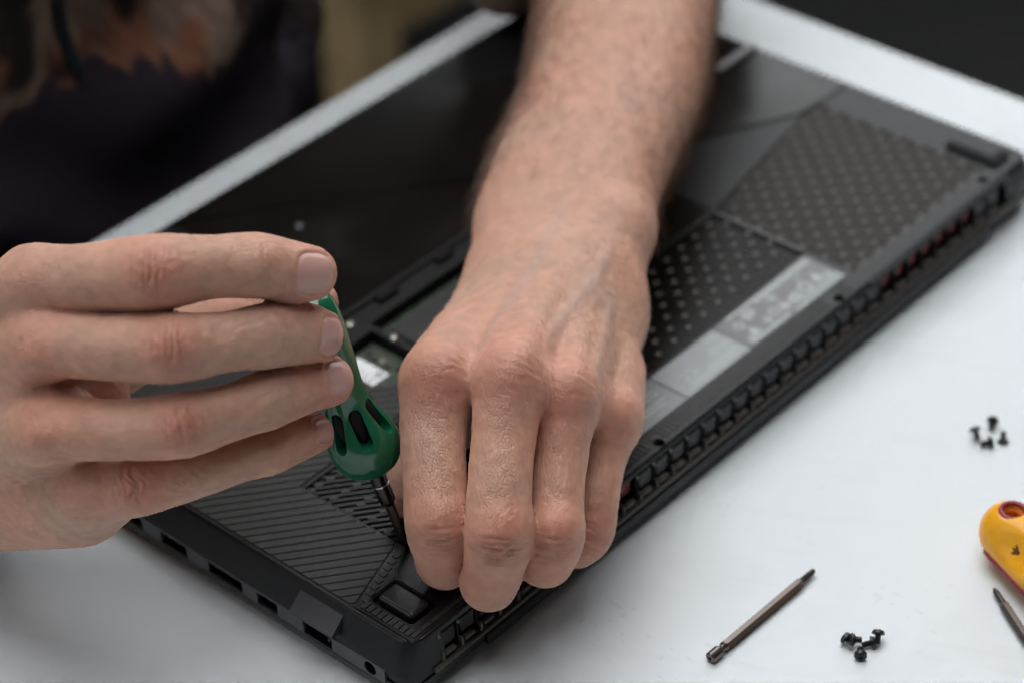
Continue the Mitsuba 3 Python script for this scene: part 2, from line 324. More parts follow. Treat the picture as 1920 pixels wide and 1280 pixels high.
band = mbox(-.00575, -.0048, .0075, .2260, .0074, .0130)
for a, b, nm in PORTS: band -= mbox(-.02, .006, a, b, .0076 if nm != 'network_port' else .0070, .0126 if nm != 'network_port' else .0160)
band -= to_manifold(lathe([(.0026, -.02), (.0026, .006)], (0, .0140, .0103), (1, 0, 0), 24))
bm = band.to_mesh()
put('laptop__port_band', trimesh.Trimesh(bm.vert_properties[:, :3], bm.tri_verts, process=True), 'lit_band_plastic', label='side band with the port openings, the light on it painted as a slate tone')
# hinged hood over the network socket
hood = trimesh.convex.convex_hull(np.array([[x, y, z] for y in (.0288, .0480) for x, z in ((-.0010, .0216), (-.0072, .0160), (-.0072, .0148), (.0020, .0160), (.0020, .0216))]))
put('laptop__port_hood', hood, 'hood_plastic', label='small hinged hood over the network socket')
# raised panel beyond the diagonal crease (tilts away slightly)
crease = [(.1085, .2336 - .0010), (.1500, .2035), (.1807, .1800), (.2137, .1550), (.2830, .1085), (.3232, .0885), (.3400, .0870), (.3538, .0870)]
pl = Polygon(crease + [(.3538, .2280), (.3490, .2326)])
bay_cut = sbox(.080, .210, .080, .1385)
top = np.array(pl.exterior.coords)[:-1]
far = np.array([.3550, .2336]); dist = np.array([(LineString(crease).distance(Point(p))) for p in top])
zt = .0249 - dist * .010
vv = np.vstack([np.c_[top, np.full(len(top), .0236)], np.c_[np.array([Point(p).coords[0] for p in top]), zt - .0002]])
n_ = len(top); ff = [[i, (i + 1) % n_, (i + 1) % n_ + n_] for i in range(n_)] + [[i, (i + 1) % n_ + n_, i + n_] for i in range(n_)]
import mapbox_earcut as _me
tri = _me.triangulate_float64(top, np.array([n_], np.uint32)).reshape(-1, 3)
tn = np.cross(np.c_[top[tri[:, 1]] - top[tri[:, 0]], np.zeros(len(tri))], np.c_[top[tri[:, 2]] - top[tri[:, 0]], np.zeros(len(tri))])[:, 2]
tri[tn < 0] = tri[tn < 0][:, ::-1]
wind = 1 if Polygon(top).exterior.is_ccw else -1
ff = np.array(ff) if wind > 0 else np.array(ff)[:, ::-1]
put('laptop__raised_panel', trimesh.Trimesh(vv, np.vstack([ff, tri + n_, tri[:, ::-1]]), process=False), 'cover_plastic', label='smooth panel of the underside beyond the diagonal crease')
# ribbed cover: one rib per strip
rib_dir = np.array([1, -.80]); rib_dir /= np.linalg.norm(rib_dir); rib_n = np.array([-rib_dir[1], rib_dir[0]])
region = Polygon([(.0012, .0265), (.0285, .0355), (.0310, .0370), (.0312, .0815), (.1050, .0815), (.0835, .1000), (.0835, .1400), (.0012, .2100)])
put('laptop__ribbed_cover', prism(region, .0236, .0242), 'black_plastic', label='ribbed underside cover with fine slanting grooves')
for i in range(-10, 90):
    c = rib_n * (i * .00352)
    strip = LineString([c - rib_dir * .5, c + rib_dir * .5]).buffer(.00160, cap_style=2).intersection(region.buffer(-.0002))
    for g in getattr(strip, 'geoms', [strip]):
        if g.geom_type == 'Polygon' and g.area > 4e-6:
            put('laptop__ribbed_cover__rib', chamfer_prism(g.convex_hull, .0240, .0246, .00015), 'rib_plastic')
# corner plate with the rubber foot and tick ribs
corner = Polygon([(.0012, .0012), (.0012, .0262), (.0283, .0350), (.0335, .0335), (.0335, .0008), (.004, .0008)]).difference(Polygon(rrect(*[FOOT[i] for i in (0, 2, 1, 3)], .0015)).buffer(.0004))
put('laptop__corner_plate', prism(corner, .0237, .0245), 'black_plastic', label='corner plate around the square rubber foot')
for i in range(9):
    y = .0035 + i * .0024
    put('laptop__corner_plate__rib', cube(.0022, .0056, y, y + .0019, .0244, .0249, .0001), 'rib_plastic')
for i in range(7):
    x = .0026 + i * .0045
    put('laptop__corner_plate__rib', cube(x, x + .0040, .0016, .0032, .0244, .0249, .0001), 'rib_plastic')
for i in range(8):
    x = .0046 + i * .0030; y = .0262 + (x - .0012) * .32
    put('laptop__corner_plate__rib', cube(x, x + .0024, y - .0030, y - .0006, .0244, .0249, .0001), 'rib_plastic')
def soft_block(x0, x1, y0, y1, z0, z1, r):
    s = m3.Manifold.batch_hull([m3.Manifold.sphere(r, 20).translate([x, y, z]) for x in (x0 + r, x1 - r) for y in (y0 + r, y1 - r) for z in (z0 + r, z1 - r)])
    m = s.to_mesh(); return trimesh.Trimesh(m.vert_properties[:, :3], m.tri_verts, process=False)
put('laptop__rubber_foot', soft_block(FOOT[0] + .0013, FOOT[1] - .0015, FOOT[2] + .0012, FOOT[3] - .0015, .0212, .0262, .0016), 'rubber', 40, label='square glossy rubber foot near the corner with the sockets')
put('laptop__rubber_foot', prism(LineString([(.3402, .0270), (.3402, .0072), (.3470, .0072)]).buffer(.0023), .0241, .0254), 'void_black', label='L-shaped rubber foot at the far corner')
put('laptop__rubber_foot', soft_block(.3280, .3538, .1328, .1366, .0240, .0268, .0012), 'sheen_rubber', 40, label='rubber bar near the far edge with its sheen painted light grey')
# ventilation grilles: dark well, long ribs, bridges between them
for nm, (x0, x1, y0, y1) in VENTS.items():
    K = put('laptop__vent_grille', cube(x0 + .0002, x1 - .0002, y0 + .0002, y1 - .0002, .0206, .0208), 'void_black',
            label={'near': 'dark vent grille with slanting slots beside the screwdriver', 'middle': 'vent grille next to the stickers', 'far': 'large vent grille at the far rear corner'}[nm])
    if nm == 'near':
        reg = sbox(x0 + .0003, y0 + .0003, x1 - .0003, y1 - .0003)
        for i in range(-6, 60):
            c = rib_n * (i * .00255 + .0004)
            for g in [LineString([c - rib_dir * .4, c + rib_dir * .4]).buffer(.00066, cap_style=2).intersection(reg)]:
                if g.geom_type == 'Polygon' and g.area > 2e-6: put(K + '__rib', chamfer_prism(g, .0210, .0236, .0003), 'port_plastic')
            for j in range(-3, 22):
                c2 = c + rib_n * .001275 + rib_dir * (j * .0155 + (i % 4) * .0042 - .02)
                g = LineString([c2 - rib_dir * .0014, c2 + rib_dir * .0014]).buffer(.0010, cap_style=2).intersection(reg)
                if g.geom_type == 'Polygon' and g.area > 3e-6: put(K + '__bridge', prism(g, .0210, .0239), 'rib_plastic')
    else:
        p_ = .00228; n_r = int((x1 - x0) / p_); p_ = (x1 - x0) / n_r
        for i in range(n_r + 1):
            ye = y1 + (max(0, (i * p_) * .195) if nm == 'far' else 0)
            tooth = .0022 * ((i % 4) / 3.0) if nm == 'far' else 0
            xa, xb = max(x0 + .0001, x0 + i * p_ - .00066), min(x1 - .0001, x0 + i * p_ + .00066)
            put(K + '__rib', cube(xa, xb, y0 + .0002, ye - .0002, .0209, .0237, .00015), 'sheen_vent_plastic' if nm == 'far' else 'cover_plastic')
            if nm == 'far' and i < n_r:
                put(K + '__bridge', cube(x0 + i * p_ + .0005, x0 + (i + 1) * p_ - .0005, y0, y0 + .0006 + tooth, .0209, .0237), 'cover_plastic')
            for j in range(0, 18):
                if (i - j * 2 + 40) % 4 != 0 or i >= n_r: continue
                y = y0 + .0035 + j * .0051 + (i / 4) * .0006
                if y + .003 > ye: continue
                put(K + '__bridge', cube(x0 + i * p_ - .0001, x0 + (i + 1) * p_ + .0001, y, y + .0018, .0209, .0241, .0002), 'lit_bridge_plastic')
put('laptop__vent_divider', cube(.2441, .2474, .0300, .0735, .0230, .0246, .0004), 'cover_plastic')
put('laptop__smooth_cover', prism(Polygon([(.1100, .1395), (.1100, .2325), (.2137, .1545), (.2470, .1320), (.2470, .0740), (.2060, .0740), (.2060, .1395)]).intersection(Polygon([(.0, .0), (.36, .0), (.36, .06), (.3232, .0880), (.2830, .1080), (.2137, .1545), (.1080, .2325), (.0, .2325)])), .0238, .0242), 'cover_plastic')
# tick ribs beside the stickers
for i in range(58):
    x = .1085 + i * .00226
    if any(abs(x + .0007 - hx) < .0034 for hx, hy in holes[:3]): continue
    put('laptop__tick_rib', cube(x, x + .0013, .0022, .0078, .0239, .02435, .0001), 'rib_plastic')
# screws in the case
for hx, hy in holes:
    put('laptop__screw_hole', lathe([(.0019, .0181), (.0019, .0185), (.0012, .0188)], (hx, hy, 0), (0, 0, 1), 16), 'void_black')
# stickers
def sticker(poly, m, lab):
    return put('laptop__sticker', prism(Polygon(poly).buffer(-.0006).buffer(.0006), .0242, .02445), m, label=lab)
S1 = sticker([(.2432, .0285), (.2432, .0085), (.1868, .0092), (.1868, .0268)], 'sticker_grey', 'grey sticker with rows of pale approval symbols beside the far vent')
S2 = sticker([(.1862, .0268), (.1862, .0092), (.1502, .0092), (.1502, .0268)], 'sticker_silver', 'silver sticker with two curved marks in the middle of the sticker row')
S3 = sticker([(.1496, .0265), (.1496, .0092), (.1150, .0092), (.1150, .0265)], 'sticker_dull', 'dull grey sticker half hidden behind the fist')
def mark(parent, poly): put(parent + '__mark', prism(poly, .02443, .0246), 'sticker_print')
for y, x0, x1 in ((.0262, .1930, .2420), (.0246, .2080, .2424), (.0108, .1890, .2110), (.0100, .2140, .2426), (.0122, .2210, .2424)):
    mark(S1, LineString([(x0, y), (x1, y)]).buffer(.0006, cap_style=2))
for cx, cy, r, s in ((.1935, .0205, .0022, 0), (.1945, .0150, .0026, 1), (.2010, .0222, .0028, 2), (.2030, .0145, .0020, 3), (.2085, .0160, .0024, 0), (.2135, .0158, .0026, 1), (.2140, .0215, .0022, 3), (.2200, .0150, .0030, 2), (.2275, .0162, .0030, 0), (.2350, .0172, .0030, 1), (.2300, .0215, .0012, 2), (.2395, .0145, .0018, 3), (.1905, .0125, .0015, 2)):
    c = Point(cx, cy)
    shp = [c.buffer(r).difference(c.buffer(r * .55)), Polygon([(cx - r, cy - r), (cx + r, cy - r), (cx, cy + r)]), affinity.rotate(sbox(cx - r, cy - r * .7, cx + r, cy + r * .7), 12).difference(c.buffer(r * .35)), unary_union([LineString([(cx - r, cy), (cx + r, cy)]).buffer(r * .25), LineString([(cx, cy - r), (cx, cy + r)]).buffer(r * .25)])][s]
    mark(S1, shp)
def arc(cx, cy, r, a0, a1, w): return LineString([(cx + r * math.cos(math.radians(t)), cy + r * math.sin(math.radians(t))) for t in np.linspace(a0, a1, 14)]).buffer(w)
for ax in (.1575, .1612): mark(S2, arc(ax, .0172, .0017, 270 - 20, 450 + 20, .00045))
mark(S2, Point(.1640, .0160).buffer(.0007))
for y, x0, x1 in ((.0128, .1560, .1840), (.0112, .1540, .1845), (.0240, .1760, .1845), (.0225, .1780, .1845), (.0150, .1690, .1840), (.0185, .1740, .1845), (.0200, .1745, .1842), (.0170, .1720, .1842), (.0138, .1660, .1842)):
    mark(S2, LineString([(x0, y), (x1, y)]).buffer(.00045, cap_style=2))
for y, x0, x1 in ((.0235, .1290, .1440), (.0215, .1270, .1450), (.0195, .1250, .1455), (.0160, .1200, .1450), (.0140, .1200, .1430)):
    mark(S3, LineString([(x0, y), (x1, y)]).buffer(.00045, cap_style=2))
# memory bay
board = put('laptop__circuit_board', cube(.1132, .1996, .0924, .1276, .0162, .0178), 'circuit_green', label='green circuit board in the large bay opening')
put(board + '__memory_module', cube(.1180, .1980, .0960, .1235, .0180, .0192, .0002), 'chip_black')
for cx in (.124, .142, .160): put(board + '__chip', cube(cx, cx + .012, .100, .1105, .0193, .0202, .0002), 'chip_black')
for cx, cy in ((.1150, .1262), (.1160, .1165)): put(board + '__solder_pad', lathe([(.0013, .0178), (.0013, .0184), (.0007, .0187)], (cx, cy, 0), (0, 0, 1), 14), 'solder')
ssd = put('laptop__storage_drive', cube(.0868, .1094, .0972, .1238, .0170, .0182), 'circuit_green', label='small green drive board in the small bay opening')
put(ssd + '__paper_label', cube(.0874, .0994, .1056, .1214, .01835, .0186), 'paper_white', label='white printed paper label')
for i in range(4): put(ssd + '__print_line', cube(.0884 + .0001 * i, .0950 - .0006 * (i % 2), .1080 + i * .0030, .1088 + i * .0030, .0186, .0187), 'print_grey')
put(ssd + '__print_line', cube(.0956, .0984, .1070, .1100, .0186, .0187), 'print_grey')
for i in range(6): put(ssd + '__component', cube(.1012 + .0014 * (i % 2), .1030 + .0014 * (i % 2), .1010 + i * .0036, .1030 + i * .0036, .0182, .0190, .0002), 'solder' if i % 3 == 0 else 'chip_black')
for cx, cy, z in ((.1075, .1332, .0228), (.1118, .1150, .0228), (.1390, .1915, .0242), (.0925, .1010, .0182)):
    put('laptop__bay_screw', lathe([(.0017, z), (.0017, z + .0008), (.0010, z + .0013)], (cx, cy, 0), (0, 0, 1), 18), 'solder' if z < .024 else 'post_metal', 30)
for x0, x1 in ((.1240, .1340), (.1560, .1640)): put('laptop__bay_latch', cube(x0, x1, .1330, .1375, .0229, .0247, .0004), 'void_black')


# ------------------------------------------------------------------ the person: hands, forearms, jacket
LEFT_FINGERS = {
 'index': [[0.0823, 0.0507, 0.0675, 0.0127], [0.0532, 0.0338, 0.079, 0.0115], [0.0394, 0.024, 0.0702, 0.0105], [0.0292, 0.0142, 0.0614, 0.0101], [0.0239, 0.0086, 0.053, 0.0106], [0.0253, 0.0091, 0.0405, 0.0094], [0.0271, 0.0103, 0.0345, 0.0091], [0.0314, 0.0116, 0.0335, 0.0085], [0.0399, 0.0162, 0.034, 0.0079]], 
 'middle': [[0.0909, 0.0306, 0.0741, 0.0115], [0.0627, 0.0113, 0.0842, 0.011], [0.0476, 0.0017, 0.0743, 0.0101], [0.0357, -0.0068, 0.0652, 0.01], [0.0303, -0.0112, 0.0561, 0.011], [0.0287, -0.0094, 0.0425, 0.0094], [0.0285, -0.007, 0.0345, 0.0092], [0.0335, -0.0057, 0.034, 0.0084], [0.044, -0.0009, 0.034, 0.0078]], 
 'ring': [[0.1038, 0.0189, 0.0676, 0.0105], [0.0762, -0.0006, 0.0749, 0.0098], [0.0622, -0.0089, 0.0639, 0.0085], [0.0526, -0.0148, 0.056, 0.0088], [0.0464, -0.0192, 0.0494, 0.0098], [0.047, -0.0154, 0.0375, 0.0092], [0.0474, -0.014, 0.035, 0.0089], [0.053, -0.0121, 0.034, 0.0081], [0.0623, -0.0074, 0.034, 0.0075]], 
 'pinky': [[0.114, 0.0128, 0.0555, 0.0099], [0.0922, -0.0051, 0.058, 0.0086], [0.0801, -0.011, 0.0511, 0.007], [0.0702, -0.016, 0.0436, 0.0073], [0.0669, -0.0156, 0.0343, 0.0082], [0.0613, -0.0156, 0.0325, 0.0077], [0.0636, -0.0144, 0.032, 0.0068], [0.0724, -0.0101, 0.032, 0.0062]], 
 'thumb': [[0.1274, 0.0639, 0.0482, 0.0139], [0.0937, 0.0547, 0.0474, 0.0119], [0.0655, 0.0474, 0.0435, 0.0099], [0.0495, 0.0442, 0.0385, 0.0087], [0.0412, 0.0414, 0.0347, 0.0066]]}
LEFT_PALM = [[[0.0542, 0.0348, 0.0775, 0.0112], [0.1225, 0.0551, 0.0654, 0.0131]],
 [[0.0643, 0.0128, 0.0821, 0.0107], [0.1286, 0.0507, 0.0672, 0.0135]],
 [[0.0778, 0.0009, 0.0728, 0.0095], [0.135, 0.0443, 0.0643, 0.0131]],
 [[0.0933, -0.0041, 0.0567, 0.0083], [0.1386, 0.0368, 0.0543, 0.011]],
 [[0.0914, 0.0576, 0.061, 0.0118], [0.1248, 0.0701, 0.0596, 0.0129]],
 [[0.0861, 0.034, 0.0395, 0.0125], [0.1358, 0.0528, 0.0462, 0.0149]],
 [[0.1006, 0.016, 0.0372, 0.0107], [0.1407, 0.0472, 0.0459, 0.0141]]]
LEFT_ARM = [[[0.1224, 0.0576, 0.0609, 0.0128], [0.1414, 0.0783, 0.0614, 0.015], [0.1508, 0.0888, 0.0633, 0.0144], [0.1757, 0.1015, 0.0656, 0.0151], [0.2247, 0.1244, 0.0671, 0.0179], [0.2712, 0.1546, 0.0727, 0.0199], [0.3612, 0.2202, 0.0826, 0.023]],
 [[0.1365, 0.0391, 0.0544, 0.0121], [0.1541, 0.0515, 0.0593, 0.0136], [0.1714, 0.0613, 0.0615, 0.0144], [0.1962, 0.0783, 0.0643, 0.0163], [0.2446, 0.102, 0.0659, 0.0179], [0.2907, 0.1326, 0.0715, 0.0195], [0.3833, 0.1954, 0.0812, 0.023]],
 [[0.1357, 0.0524, 0.0557, 0.0148], [0.1563, 0.0708, 0.0623, 0.0162], [0.1847, 0.0888, 0.066, 0.0182], [0.2347, 0.1132, 0.0665, 0.0215], [0.281, 0.1435, 0.0721, 0.0237], [0.3722, 0.2079, 0.0819, 0.0285]]]
RIGHT_FINGERS = {
 'index': [[-0.042, 0.1159, 0.1229, 0.0109], [-0.0411, 0.105, 0.1387, 0.0107], [-0.0347, 0.0847, 0.1464, 0.0101], [-0.0246, 0.0675, 0.1504, 0.0112], [-0.0122, 0.0585, 0.1492, 0.0094], [0.0003, 0.0521, 0.1456, 0.0096], [0.0093, 0.0476, 0.1402, 0.0093], [0.0144, 0.0452, 0.138, 0.0082]], 
 'middle': [[-0.0485, 0.1086, 0.1101, 0.0106], [-0.0492, 0.0944, 0.1264, 0.0103], [-0.0426, 0.0716, 0.132, 0.0096], [-0.0319, 0.0558, 0.1329, 0.0103], [-0.0184, 0.0481, 0.1307, 0.0088], [-0.0047, 0.0452, 0.1262, 0.0096], [0.0067, 0.044, 0.1212, 0.0094], [0.0125, 0.0429, 0.1175, 0.0081]], 
 'ring': [[-0.0572, 0.1028, 0.0916, 0.0103], [-0.0578, 0.085, 0.1047, 0.0101], [-0.0496, 0.0636, 0.1098, 0.009], [-0.0375, 0.0489, 0.1115, 0.0096], [-0.0241, 0.043, 0.1107, 0.0084], [-0.0099, 0.0413, 0.1078, 0.0088], [0.0043, 0.0417, 0.1036, 0.0083], [0.013, 0.0404, 0.1009, 0.0078]], 
 'pinky': [[-0.0566, 0.0931, 0.0719, 0.0101], [-0.0553, 0.0761, 0.0825, 0.0096], [-0.0477, 0.0605, 0.089, 0.009], [-0.035, 0.048, 0.0931, 0.008], [-0.0226, 0.0429, 0.0922, 0.0071], [-0.011, 0.0418, 0.0891, 0.0074], [0.0003, 0.0423, 0.0855, 0.0068], [0.0072, 0.043, 0.0828, 0.0062]], 
 'thumb': [[-0.0397, 0.1494, 0.0562, 0.0132], [-0.0099, 0.1233, 0.0794, 0.012], [0.0069, 0.1037, 0.0927, 0.0102], [0.0184, 0.0875, 0.1005, 0.0097], [0.0293, 0.0729, 0.1045, 0.0087], [0.0341, 0.0663, 0.1065, 0.007]]}
RIGHT_PALM = [[[-0.0403, 0.1063, 0.1373, 0.0101], [-0.0529, 0.1569, 0.0586, 0.0138]],
 [[-0.0482, 0.0962, 0.124, 0.0098], [-0.0574, 0.1514, 0.0576, 0.0141]],
 [[-0.057, 0.0864, 0.1035, 0.0095], [-0.0586, 0.1516, 0.0516, 0.0145]],
 [[-0.0534, 0.0791, 0.0789, 0.0093], [-0.0583, 0.1545, 0.043, 0.0146]],
 [[-0.0486, 0.0906, 0.069, 0.0151], [-0.0541, 0.1636, 0.0305, 0.0163]],
 [[-0.035, 0.1157, 0.0963, 0.0116], [-0.0435, 0.1672, 0.0355, 0.015]],
 [[-0.0452, 0.1075, 0.0793, 0.0125], [-0.0452, 0.1658, 0.0327, 0.015]],
 [[-0.0288, 0.1047, 0.1205, 0.009], [-0.0391, 0.0936, 0.1056, 0.0096]],
 [[-0.037, 0.0912, 0.1054, 0.01], [-0.0446, 0.0816, 0.0862, 0.0093]],
 [[-0.0426, 0.0834, 0.0881, 0.0097], [-0.0416, 0.0772, 0.0769, 0.0084]]]
RIGHT_ARM = [[[-0.0551, 0.159, 0.0418, 0.0192], [-0.075, 0.205, 0.053, 0.021], [-0.1, 0.26, 0.07, 0.03], [-0.16, 0.39, 0.11, 0.04]]]
DRIVER_TIP = [0.0314, 0.0314, 0.0242]
DRIVER_TOP = [0.022, 0.0585, 0.1208]
ULNA = (0.1683, 0.0532, 0.0678)
LEFT_RIDGES = [([(0.0636, 0.0118, 0.0889), (0.0898, 0.0282, 0.0792), (0.1165, 0.0449, 0.0702), (0.1367, 0.0564, 0.0669)], 0.003, 0.0003, 0.004), ([(0.0755, -0.0017, 0.0798), (0.1046, 0.0195, 0.069), (0.1237, 0.0334, 0.0668)], 0.0026, 0.0004, 0.004), ([(0.0904, 0.022, 0.0742), (0.1107, 0.0328, 0.0702), (0.1379, 0.0395, 0.0693), (0.1619, 0.0522, 0.0706)], 0.0014, 0.0005, 0.003), ([(0.0891, 0.0007, 0.0702), (0.1098, 0.0137, 0.0687), (0.1381, 0.0326, 0.0633)], 0.0013, 0.0005, 0.003), ([(0.071, 0.032, 0.0811), (0.0908, 0.0431, 0.0771), (0.1342, 0.0626, 0.0701), (0.1663, 0.0807, 0.0675)], 0.0013, 0.0005, 0.003)]
RIGHT_RIDGES = [([(-0.0571, 0.083, 0.1366), (-0.0541, 0.1046, 0.1094), (-0.0554, 0.1208, 0.0897)], 0.0026, 0.0003, 0.004), ([(-0.0666, 0.0716, 0.1172), (-0.0628, 0.0955, 0.0928), (-0.0632, 0.1146, 0.0766)], 0.0026, 0.0003, 0.004)]
NAIL_SPEC = [('index', 0.0, .0100, .0124, .0134), ('middle', 0.0, .0082, .0118, .0120), ('ring', 0.0, .0082, .0108, .0116), ('pinky', 0.0, .0074, .0084, .0106)]
CORD = [(0.1327, 0.0843), (0.1357, 0.0497)]
# ------------------------------------------------------------------ screwdriver held in the hand
tip, topp = np.array(DRIVER_TIP), np.array(DRIVER_TOP)
ax = (topp - tip) / np.linalg.norm(topp - tip); L = float(np.linalg.norm(topp - tip))
labels['screwdriver'] = {'label': 'small green handled screwdriver held by the fingers with its tip on the laptop', 'category': 'screwdriver'}
put('screwdriver__blade', lathe([(.0006, .0), (.0009, .0012), (.0013, .0030), (.0015, .010), (.0017, .0205), (.0017, .0225)], tip, ax, 6), 'steel')
put('screwdriver__collar', lathe([(.0017, .0190), (.0024, .0202), (.0027, .0208), (.0027, .0266), (.0025, .0270)], tip, ax, 32), 'dark_steel', 30)
put('screwdriver__ring', lathe([(.0025, .0269), (.0029, .0271), (.0029, .0275), (.0025, .0277)], tip, ax, 32), 'bright_steel', 30)
put('screwdriver__collar', lathe([(.0024, .0276), (.0026, .0278), (.0026, .0327), (.0024, .0329)], tip, ax, 32), 'dark_steel', 30)
put('screwdriver__ring', lathe([(.0025, .0327), (.0028, .0329), (.0028, .0333), (.0025, .0335)], tip, ax, 32), 'bright_steel', 30)
prof = [(.0040, .0338), (.0072, .0342), (.0090, .0354), (.0105, .0378), (.0113, .0408), (.0115, .0438), (.0111, .0468), (.0102, .0498), (.0091, .0526), (.0080, .0556), (.0072, .0590), (.0069, .0630), (.0072, .0680), (.0078, .0740), (.0084, .0810), (.0087, .0870), (.0086, .0920), (.0078, .0958), (.0062, .0982), (.0035, .0992)]
hs = spline([(r, z, 0) for r, z in prof], 3)[:, :2]
handle = to_manifold(lathe([tuple(q) for q in hs], (0, 0, 0), (0, 0, 1), 72))
Rf = frame_of(ax)
camdir = Rf.T @ (CAM - tip); a0 = math.atan2(camdir[1], camdir[0]); right_ = Rf.T @ np.cross(FWD, UP)
SLOTS = [a0 + math.radians(4) + kx * math.radians(52) for kx in range(7)]
for a in SLOTS[:]:
    pts = [m3.Manifold.sphere(.0021, 20).translate([math.cos(a) * r, math.sin(a) * r, z]) for r, z in ((.0116, .0488), (.0092, .0576), (.0080, .0488), (.0055, .0576))]
    handle -= m3.Manifold.batch_hull(pts)
    pts = [m3.Manifold.sphere(.0016, 14).translate([math.cos(a + .45) * r, math.sin(a + .45) * r, z]) for r, z in ((.0084, .0640), (.0099, .0900))]
    handle -= m3.Manifold.batch_hull(pts)
hm = handle.to_mesh(); hm = trimesh.Trimesh(hm.vert_properties[:, :3] @ Rf.T + tip, hm.tri_verts, process=True)
put('screwdriver__handle', hm, 'green_plastic', 28)
ico = trimesh.creation.icosphere(2, 1.0)
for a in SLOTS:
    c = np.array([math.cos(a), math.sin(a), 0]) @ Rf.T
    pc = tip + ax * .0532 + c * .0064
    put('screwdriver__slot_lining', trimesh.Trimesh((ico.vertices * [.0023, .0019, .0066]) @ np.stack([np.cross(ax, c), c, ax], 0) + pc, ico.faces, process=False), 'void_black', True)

# ------------------------------------------------------------------ loose bits
def hexbar(profile, p0, axis, n=6): return lathe(profile, p0, axis, n)
def bit(key, p0, p1, label):
    p0, p1 = np.array(p0), np.array(p1); axis = (p1 - p0); Lb = float(np.linalg.norm(axis)); axis /= Lb
    labels[key] = {'label': label, 'category': 'screwdriver bit', 'group': 'loose screwdriver bits on the table'}
    put(key + '__shank', lathe([(.0016, .0076), (.0018, .0080), (.0018, Lb - .0082), (.0012, Lb - .0070)], p0, axis, 6), 'steel')
    put(key + '__head', lathe([(.0015, 0), (.0020, .0004), (.0020, .0046), (.0016, .0052), (.0013, .0058), (.0013, .0066), (.0017, .0072), (.0017, .0078)], p0, axis, 14), 'steel', 25)
    put(key + '__socket', lathe([(.0008, -.00006), (.0008, .0001)], p0, axis, 12), 'void_black')
    put(key + '__tip', lathe([(.0012, Lb - .0074), (.0011, Lb - .0060), (.0010, Lb - .0010), (.0006, Lb)], p0, axis, 12), 'dark_steel', 25)
bit('screwdriver_bit', (.0718, -.0610, .0020), (.1262, -.0624, .0020), 'double ended steel screwdriver bit lying whole in view between laptop and screws')
bit('screwdriver_bit_001', (.1300, -.1534, .0020), (.1558, -.1132, .0020), 'steel screwdriver bit cut off by the right edge below the yellow handle')

# ------------------------------------------------------------------ small black screws
def screw(key, pos, axis, label, group):
    labels[key] = {'label': label, 'category': 'screw', 'group': group}
    pos, axis = np.array(pos), np.array(axis, float); axis /= np.linalg.norm(axis)
    body = [(.0009, .0)]
    z = .0
    while z < .0028: body += [(.0011, z + .0001), (.00085, z + .00035)]; z += .0005
    put(key + '__thread', lathe(body + [(.0009, .0031)], pos, axis, 14), 'screw_black', 30)
    hd = to_manifold(lathe([(.0012, .0030), (.0021, .0032), (.0021, .0037), (.0017, .0044), (.0009, .0047)], (0, 0, 0), (0, 0, 1), 24))
    for q in (0, 90): hd -= to_manifold(cube(-.0011, .0011, -.00026, .00026, .0038, .006)).rotate([0, 0, q])
    h_ = hd.to_mesh(); put(key + '__head', trimesh.Trimesh(h_.vert_properties[:, :3] @ frame_of(axis).T + pos, h_.tri_verts, process=True), 'screw_black', 30)
G1, G2 = 'black screws in the far cluster near the right edge', 'black screws in the near cluster below the loose bit'
z0 = .0022
for (pos, axis, lab, g) in [
    ((.2258, -.0672, .0016), (.75, .35, .20), 'uppermost black screw of the far cluster', G1),
    ((.2180, -.0668, .0013), (.30, .55, .55), 'leftmost black screw of the far cluster', G1),
    ((.2245, -.0728, .0038), (-.25, -.20, -.90), 'black screw standing head down at the right of the far cluster', G1),
    ((.2160, -.0690, .0014), (.6, -.5, .12), 'lowest black screw of the far cluster', G1),
    ((.1066, -.0925, .0014), (-.1, .9, .30), 'black screw at the left of the near cluster, lying with its head up', G2),
    ((.1062, -.0950, .0014), (-.75, -.55, .12), 'lowest black screw of the near cluster', G2),
    ((.1078, -.0945, .0014), (.85, -.65, .15), 'middle black screw of the near cluster, lying on its side', G2),
    ((.1112, -.0980, .0016), (.8, .45, .65), 'black screw at the right of the near cluster with its round head up', G2),
    ((.1090, -.0930, .0020), (-.6, .3, .30), 'black screw tucked behind the middle of the near cluster', G2)]:
    key = 'screw'; n = 0
    while key in labels: n += 1; key = f'screw_{n:03d}'
    screw(key, pos, axis, lab, g)

# ------------------------------------------------------------------ yellow handle at the right edge
yd = np.array([-.35, -.937, 0.0]); ys = np.array([yd[1], -yd[0], 0]) * -1; yz = np.array([0, 0, 1.0])
yc = np.array([.1736, -.1078, .0110])
ESIDE = math.copysign(.866, (np.array([-.94, .35, 0]) @ ys))
def yellow_sdf(P):
    q = P - yc; u, v, w = q @ yd, q @ ys, q @ yz
    wid = .0104 + .0016 * np.clip(u / .03, 0, 1.5)
    d = np.sqrt(np.maximum(-u, 0) ** 2 * .9 + (v * .0104 / wid) ** 2 + (w * .98) ** 2) - .0106
    d = np.maximum(d, u - .085)
    hole = np.sqrt((u + .0005) ** 2 + (v - .000) ** 2) - .0034
    e_ = v * ESIDE + w * .50; e2 = w * ESIDE - v * .50
    dent = np.sqrt((u - .012) ** 2 * .35 + e2 ** 2 * .5 + (e_ - .0136) ** 2) - .0054
    d = -smin(-d, dent, .003)
    return -smin(-d, hole, .0022)
v, f = polygonise(yellow_sdf, yc - [.075, .085, .016], yc + [.03, .03, .016], .0009)
labels['handle'] = {'label': 'yellow and maroon tool handle with a hanging hole at the right edge', 'category': 'handle'}
q = v - yc; uu, vv_, ww = q @ yd, q @ ys, q @ yz
put('handle__grip', trimesh.Trimesh(v, f, process=False), 'yellow_plastic', True)
